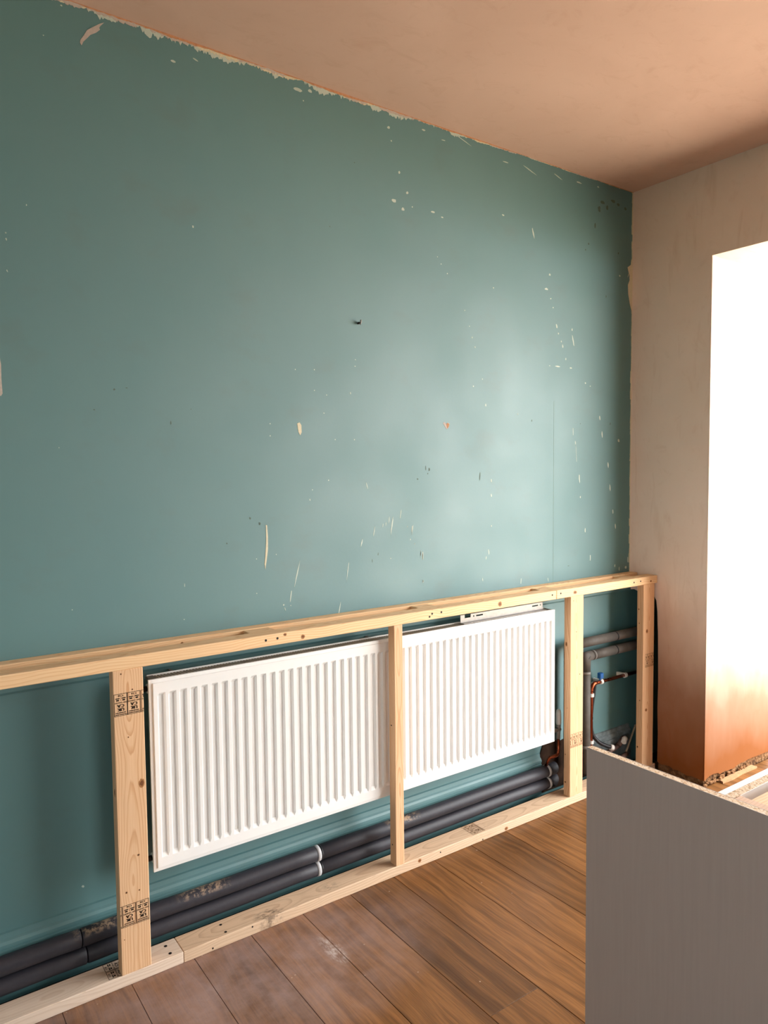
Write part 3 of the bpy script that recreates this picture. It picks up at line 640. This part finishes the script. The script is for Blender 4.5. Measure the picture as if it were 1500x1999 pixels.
def flat_stamp(par, x0, y0, n, mat, clip):
    mb = MB()
    for k in range(n):
        for f in SF:
            pts = [(y0 + k * .0400 + SV[i][0], x0 + SV[i][1]) for i in f]
            q = clip_poly(pts, *clip)
            if q: mb.add([(b, a, ZB + .0004) for a, b in q], [tuple(range(len(q)))])
    mb.build('grade_stamp', mat, par)
flat_stamp(sp2, -1.243, -.160, 2, M['ink_brown'], (FY + .003, -.082))
flat_stamp(sp1, -2.700, -.160, 2, M['ink'], (FY + .003, -.082))

# ================================================================== THE RADIATOR
RAX0, RAX1, RAZ0, RAZ1, RAY = -2.5446, -.7034, .2955, .9065, -.1215
rad = empty('radiator', ((RAX0 + RAX1) / 2, RAY, RAZ0)); tag(rad, 'long white ribbed panel radiator behind the pine studs', 'radiator')
NCH = 52; CW = .0247; xa = -2.5191; pitch = (-.7288 - CW + 2.5191) / (NCH - 1)
xs = [(RAX0, .0045), (RAX0 + .0105, .0035), (RAX0 + .0125, 0)]
for i in range(NCH):
    a = xa + i * pitch
    xs += [(a, 0, 0), (a + .0050, 0, 1), (a + CW - .0050, 0, 1), (a + CW, 0, 0)]
xs += [(RAX1 - .0125, 0), (RAX1 - .0105, .0035), (RAX1, .0045)]
zs = [(RAZ0, .0045, 0), (RAZ0 + .0105, .0035, 0), (RAZ0 + .0125, 0, 0), (.338, 0, 0), (.350, 0, 1), (.853, 0, 1), (.862, 0, 0), (RAZ1 - .0125, 0, 0), (RAZ1 - .0105, .0035, 0), (RAZ1, .0045, 0)]
vs, fs = [], []
for x in xs:
    for z in zs:
        d = max(x[1], z[1]); rec = (len(x) > 2 and x[2] == 1 and z[2] == 1)
        vs.append((x[0], RAY + d + (.0085 if rec else 0), z[0]))
nz_ = len(zs)
for i in range(len(xs) - 1):
    for j in range(nz_ - 1): fs.append((i * nz_ + j, (i + 1) * nz_ + j, (i + 1) * nz_ + j + 1, i * nz_ + j + 1))
pm = MB().add(vs, fs)
yb0, yb1 = RAY + .0045, RAY + .0125
pm.add([(RAX0, yb0, RAZ0), (RAX1, yb0, RAZ0), (RAX1, yb0, RAZ1), (RAX0, yb0, RAZ1), (RAX0, yb1, RAZ0), (RAX1, yb1, RAZ0), (RAX1, yb1, RAZ1), (RAX0, yb1, RAZ1)],
       [(0, 1, 5, 4), (1, 2, 6, 5), (2, 3, 7, 6), (3, 0, 4, 7), (4, 5, 6, 7)])
pm.build('front_panel', M['enamel'], rad)
# convector fins behind the panel
fm = MB(); x = RAX0 + .03; k = 0; prof = []
while x < RAX1 - .03:
    prof.append((x, -.103 if k % 2 == 0 else -.066)); x += .011; k += 1
n = len(prof)
fm.add([(x, y, .33) for x, y in prof] + [(x, y, .88) for x, y in prof], [(i, i + 1, i + 1 + n, i + n) for i in range(n - 1)])
fm.build('convector_fins', M['dusty_steel'], rad, kind='stuff')
# top grille of slanted slats
gm = MB(); x = RAX0 + .030
MB().box(RAX0 + .012, RAX1 - .012, -.0635, -.0610, .895, .9085).build('grille_lip', M['enamel'], rad)
while x < RAX1 - .03:
    gm.add([(x, -.109, .904), (x + .0055, -.109, .904), (x - .0015, -.0635, .904), (x - .007, -.0635, .904), (x, -.109, .894), (x + .0055, -.109, .894), (x - .0015, -.0635, .894), (x - .007, -.0635, .894)],
           [(0, 1, 2, 3), (4, 7, 6, 5), (0, 4, 5, 1), (3, 2, 6, 7), (0, 3, 7, 4), (1, 5, 6, 2)]); x += .0105
gm.build('top_grille', M['grille'], rad, kind='stuff')
for a, b in ((RAX0 + .008, RAX0 + .030), (RAX1 - .030, RAX1 - .008)): MB().box(a, b, -.109, -.062, .893, .9055).build('grille_end', M['dusty_steel'], rad)
hd = MB().tube([(RAX0 + .004, -.085, .872), (RAX1 - .004, -.085, .872)], .015, 14).tube([(RAX0 + .004, -.085, .328), (RAX1 - .004, -.085, .328)], .015, 14)
hd.build('header_tube', M['enamel'], rad, True)
MB().tube([(RAX0 + .006, -.085, .872), (RAX0 - .012, -.085, .872)], .009, 10).tube([(RAX0 - .010, -.085, .872), (RAX0 - .016, -.085, .872)], .005, 6).build('bleed_valve', M['dark_metal'], rad, True)
MB().tube([(RAX0 + .006, -.085, .328), (RAX0 - .010, -.085, .328)], .009, 10).tube([(RAX0 - .008, -.085, .328), (RAX0 - .016, -.085, .328)], .006, 6).build('end_plug', M['dark_metal'], rad, True)
for x in (-2.44, -1.66, -.87):
    MB().box(x - .004, x + .004, -.056, -.001, .262, .90).box(x - .004, x + .004, -.075, -.05, .272, .285).build('wall_bracket', M['steel'], rad)
# thermostatic valve on the right end
vx, vy = -.640, -.085
MB().tube([(RAX1 - .004, vy, .328), (vx + .01, vy, .328)], .009, 12).tube([(vx, vy, .285), (vx, vy, .352)], .009, 14).tube([(vx, vy, .338), (vx, vy, .352)], .0115, 6).build('valve_body', M['steel'], rad, True)
vh = MB().tube([(vx, vy, .350), (vx, vy, .356), (vx, vy, .362), (vx, vy, .395), (vx, vy, .412), (vx, vy, .420), (vx, vy, .424)], [.009, .0120, .0130, .0125, .0115, .0095, .004], 18)
vh.build('thermostat_head', M['white_plastic'], rad, True)

# loose hanging bracket lying along the top of the radiator
def plate(mb, xs_, zs_, holes, y0, y1):
    for i in range(len(xs_) - 1):
        for j in range(len(zs_) - 1):
            if (i, j) in holes: continue
            mb.box(xs_[i], xs_[i + 1], y0, y1, zs_[j], zs_[j + 1])
br = MB()
bx = [-1.2430, -1.2200, -1.1870, -1.1725, -1.1660, -1.1560, -1.1170, -.8180, -.7800, -.7680, -.7620, -.7500]
bz = [.9085, .9215, .9265, .9325, .9405]
plate(br, bx, bz, {(1, 3), (1, 2), (3, 2), (5, 2), (7, 2), (9, 2)}, -.0855, -.0840)
br.box(-1.2430, -.7500, -.1090, -.0855, .9078, .9092)
o = br.build('radiator_bracket', M['steel']); tag(o, 'loose slotted steel bracket strip lying on top of the white radiator', 'bracket')

# ================================================================== PIPES
def pipe(name, label, pts, r, mat, seg=24, group=None, cat='pipe'):
    root = empty(name, pts[0]); tag(root, label, cat, group)
    return root
def ringpart(root, name, c, ax, r, w, mat):
    d = Vector(ax).normalized() * (w / 2); c = Vector(c)
    MB().tube([c - d, c + d], r, 24).build(name, mat, root, True)
def lagged(name, label, y, z, r, cuts, tapes, gaps, x0, x1, group):
    root = empty(name, (x0, y, z)); tag(root, label, 'pipe', group)
    es = [x0] + cuts + [x1]
    for a, b in zip(es, es[1:]):
        pts = [(a + .0012, y, z), (a + .004, y, z)] + [(a + (b - a) * t / 8, y, z + .0012 * math.sin(a * 9 + t)) for t in range(1, 8)] + [(b - .004, y, z), (b - .0012, y, z)]
        MB().tube(pts, [r - .0025, r] + [r + .0004 * math.sin(t * 2.1 + a) for t in range(1, 8)] + [r, r - .0025], 28).build('lagging', M['lag'], root, True)
    MB().tube([(x0, y, z), (x1, y, z)], .014, 14).build('inner_pipe', M['copper'], root, True)
    for t in tapes: ringpart(root, 'tape_band', (t, y, z), (1, 0, 0), r + .0012, .014, M['tape'])
    for g in gaps: ringpart(root, 'joint_gap', (g, y, z), (1, 0, 0), r + .0007, .007, M['rubber'])
    return root
PYC = -.0495
lagged('lagged_pipe', 'upper of two dark lagged pipes running under the radiator', PYC, .1285, .0272, [-2.752, -1.913, -.668], [-1.923, -.681], [-1.911, -.668], -3.45, -.625, 'lagged pipes under the radiator')
lagged('lagged_pipe', 'lower of two dark lagged pipes running just above the floor under the radiator', PYC, .0705, .0262, [-2.738, -1.913, -.662], [-1.923, -.676], [-1.911, -.663], -3.45, -.625, 'lagged pipes under the radiator')
# valve tail of the radiator
o = MB().tube([(vx, vy, .287), (vx, vy, .225), (vx - .004, vy, .212), (vx - .014, vy, .207), (vx - .030, vy, .207), (vx - .042, vy + .01, .203), (vx - .046, vy + .02, .190), (vx - .046, PYC, .152)], .0078, 12).build('radiator_tail_pipe', M['copper'], None, True)
tag(o, 'bent copper tail pipe below the white thermostatic radiator valve', 'pipe')
# two lagged pipes in the corner bay
BY = -.050; br_ = .0232
up = empty('lagged_pipe', (.12, BY, .698)); tag(up, 'upper lagged pipe in the corner bay, running into the wall above the other', 'pipe', 'lagged pipes in the corner bay')
for a, b in ((.12, -.181), (-.184, -.490)):
    MB().tube([(a, BY, .698), (b, BY, .698)], br_, 26).build('lagging', M['lag_dusty'], up, True)
MB().tube([(-.491, BY, .698), (-.530, BY, .698), (-.530, BY, .630)], br_, 26).build('elbow_lagging', M['lag_dusty'], up, True)
MB().tube([(-.530, BY, .628), (-.530, BY, .10)], br_, 26).build('lagging', M['lag'], up, True)
ringpart(up, 'joint_gap', (-.1825, BY, .698), (1, 0, 0), br_ + .0008, .007, M['rubber'])
low = empty('lagged_pipe', (.12, BY, .628)); tag(low, 'lower lagged pipe in the corner bay, turning down behind the stud', 'pipe', 'lagged pipes in the corner bay')
for a, b in ((.12, -.181), (-.184, -.365)):
    MB().tube([(a, BY, .628), (b, BY, .628)], br_, 26).build('lagging', M['lag_dusty'], low, True)
MB().tube([(-.366, BY, .628), (-.4045, BY, .628), (-.4045, BY, .560)], br_, 26).build('elbow_lagging', M['lag_dusty'], low, True)
MB().tube([(-.4045, BY, .558), (-.4045, BY, .05)], br_, 26).build('lagging', M['lag_dusty'], low, True)
ringpart(low, 'joint_gap', (-.1825, BY, .628), (1, 0, 0), br_ + .0008, .007, M['rubber'])
ringpart(low, 'tape_band', (-.352, BY, .628), (1, 0, 0), br_ + .0008, .010, M['dull_tape'])
ringpart(low, 'tape_band', (-.4045, BY, .548), (0, 0, 1), br_ + .0008, .013, M['dull_tape'])
mj = Vector((1, 0, 1)).normalized()
MB().tube([Vector((-.4045, BY, .628)) - Vector((-.7071, 0, -.7071)) * 0 + Vector((.0, 0, 0)) + mj.cross(Vector((0, 1, 0))) * k for k in (-.0018, .0018)], br_ * 1.03, 24).build('mitre_joint', M['rubber'], low, True)
ringpart(low, 'tape_band', (-.4045, BY, .182), (0, 0, 1), br_ + .0008, .016, M['dull_tape'])
# copper water pipe with white clips and blue tap
cpr = .0085
cp = empty('copper_pipe', (-.3570, -.046, .19)); tag(cp, 'bare copper pipe with white clips bending down in the corner bay', 'pipe')
el = [(-.3570, -.046, .452)] + [(-.3570 + .030 * (1 - math.cos(a)), -.046, .452 + .030 * math.sin(a)) for a in [math.radians(t) for t in (15, 30, 45, 60, 75, 90)]]
MB().tube([(-.3570, -.046, .02)] + el + [(.10, -.046, .482)], cpr, 16).build('tube', M['copper'], cp, True)
MB().tube([(-.3570, -.046, .445)] + el + [(-.318, -.046, .482)], cpr + .0016, 16).build('elbow_fitting', M['copper'], cp, True)
def clip(c, ax):
    d = Vector(ax).normalized(); c = Vector(c)
    MB().tube([c - d * .008, c + d * .008], cpr + .0045, 16).box(c.x - .008, c.x + .008, c.y + .006, -.0005, c.z - .009, c.z + .009).build('pipe_clip', M['white_plastic'], cp, False)
clip((-.284, -.046, .482), (1, 0, 0)); clip((-.094, -.046, .482), (1, 0, 0)); clip((-.3570, -.046, .428), (0, 0, 1)); clip((-.3570, -.046, .192), (0, 0, 1))
MB().cbox(-.302, -.276, -.058, -.036, .499, .528, .003).tube([(-.289, -.046, .486), (-.289, -.046, .500)], .006, 10).build('tap_handle', M['blue_plastic'], cp)
# black flexible hose with white end
hp = []
ctrl = [(-.300, -.020, .465), (-.304, -.018, .42), (-.318, -.018, .35), (-.328, -.020, .28), (-.324, -.028, .22), (-.300, -.044, .180), (-.262, -.056, .156), (-.228, -.066, .142)]
cv = [Vector(p) for p in ctrl]
for i in range(len(cv) - 1):
    p0, p1, p2, p3 = cv[max(i - 1, 0)], cv[i], cv[i + 1], cv[min(i + 2, len(cv) - 1)]
    for k in range(6):
        t = k / 6
        hp.append(.5 * ((2 * p1) + (p2 - p0) * t + (2 * p0 - 5 * p1 + 4 * p2 - p3) * t * t + (3 * p1 - p0 - 3 * p2 + p3) * t ** 3))
hp.append(cv[-1])
hs = empty('flexible_hose', hp[-1]); tag(hs, 'black flexible hose with a white end curving beside the copper pipe', 'hose')
MB().tube(hp, .0095, 14).build('hose', M['rubber'], hs, True)
d_ = (hp[-1] - hp[-2]).normalized()
MB().tube([hp[-1] - d_ * .004, hp[-1] + d_ * .014], .0135, 14).build('end_cap', M['white_plastic'], hs, True)
# odds and ends lying on the floor of the bay
o = MB().tube([(-.245, -.052, .110), (-.13, -.040, .118)], .011, 12).tube([(-.135, -.040, .118), (-.085, -.036, .150)], .013, 12).build('old_pipe_stub', M['old_paint'], None, True)
tag(o, 'dirty old pipe stub with a bent end low in the corner bay', 'pipe')
o = MB().tube([(-.235, -.083, .062), (-.115, -.078, .085)], .012, 12).build('old_pipe_end', M['old_paint'], None, True)
tag(o, 'short dirty pipe end lying below the bent stub in the corner bay', 'pipe')
o = MB().tube([(-.118, -.060, .139), (-.100, -.052, .150), (-.085, -.048, .150)], .0135, 12).build('pipe_fitting', M['white_plastic'], None, True)
tag(o, 'grubby white pipe fitting on the old stub in the corner bay', 'fitting')
a, b = Vector((-.165, -.070, .005)), Vector((-.006, -.050, .205))
o = MB().tube([a, b], .005, 4).build('wood_lath', M['stick']); tag(o, 'thin pale lath leaning across the dark corner bay', 'lath')

# ================================================================== KITCHEN UNIT (end of a peninsula)
kc = empty('kitchen_base_unit', (-1.5, -1.6, 0)); tag(kc, 'unfinished kitchen base unit with grey end panel and raw chipboard edges', 'cabinet')
KX, KZ = -1.8262, .870
ep = MB().box(KX + .0012, KX + .0192, -2.02, -1.2125, .0, KZ).build('end_panel_core', M['chip'], kc)
MB().box(KX, KX + .0012, -2.02, -1.2122, .0, KZ + .0002).build('end_panel_face', M['greyb'], kc, label='grey woodgrain face of the end panel')
MB().box(KX + .0192, KX + .0204, -2.02, -1.2122, .0, KZ + .0002).build('end_panel_back', M['greyb'], kc)
KX2 = KX + .0206
MB().box(KX2, -1.19, -1.5500, -1.5345, .0, KZ).build('back_panel', M['white_melamine'], kc, label='white back panel of the unit')
MB().box(KX2, -1.19, -1.5688, -1.5502, .10, KZ - .0005).build('back_rail', [M['chip']], kc)
MB().box(KX2 + .024, -1.19, -1.5700, -1.5689, .10, KZ - .0005).build('back_rail_face', M['white_melamine'], kc)
MB().box(KX2, KX2 + .0235, -2.02, -1.5701, .0, KZ - .0008).build('side_panel', M['peach'], kc)
MB().cbox(KX2 + .0245, -1.19, -2.00, -1.5890, KZ - .022, KZ - .004, .001).build('loose_board', M['pine_x'], kc)
MB().box(-1.208, -1.19, -2.02, -1.5701, .0, KZ).build('side_panel', M['white_melamine'], kc)
MB().box(KX2 + .024, -1.21, -2.02, -1.5701, .14, .158).build('bottom_shelf', M['white_melamine'], kc)
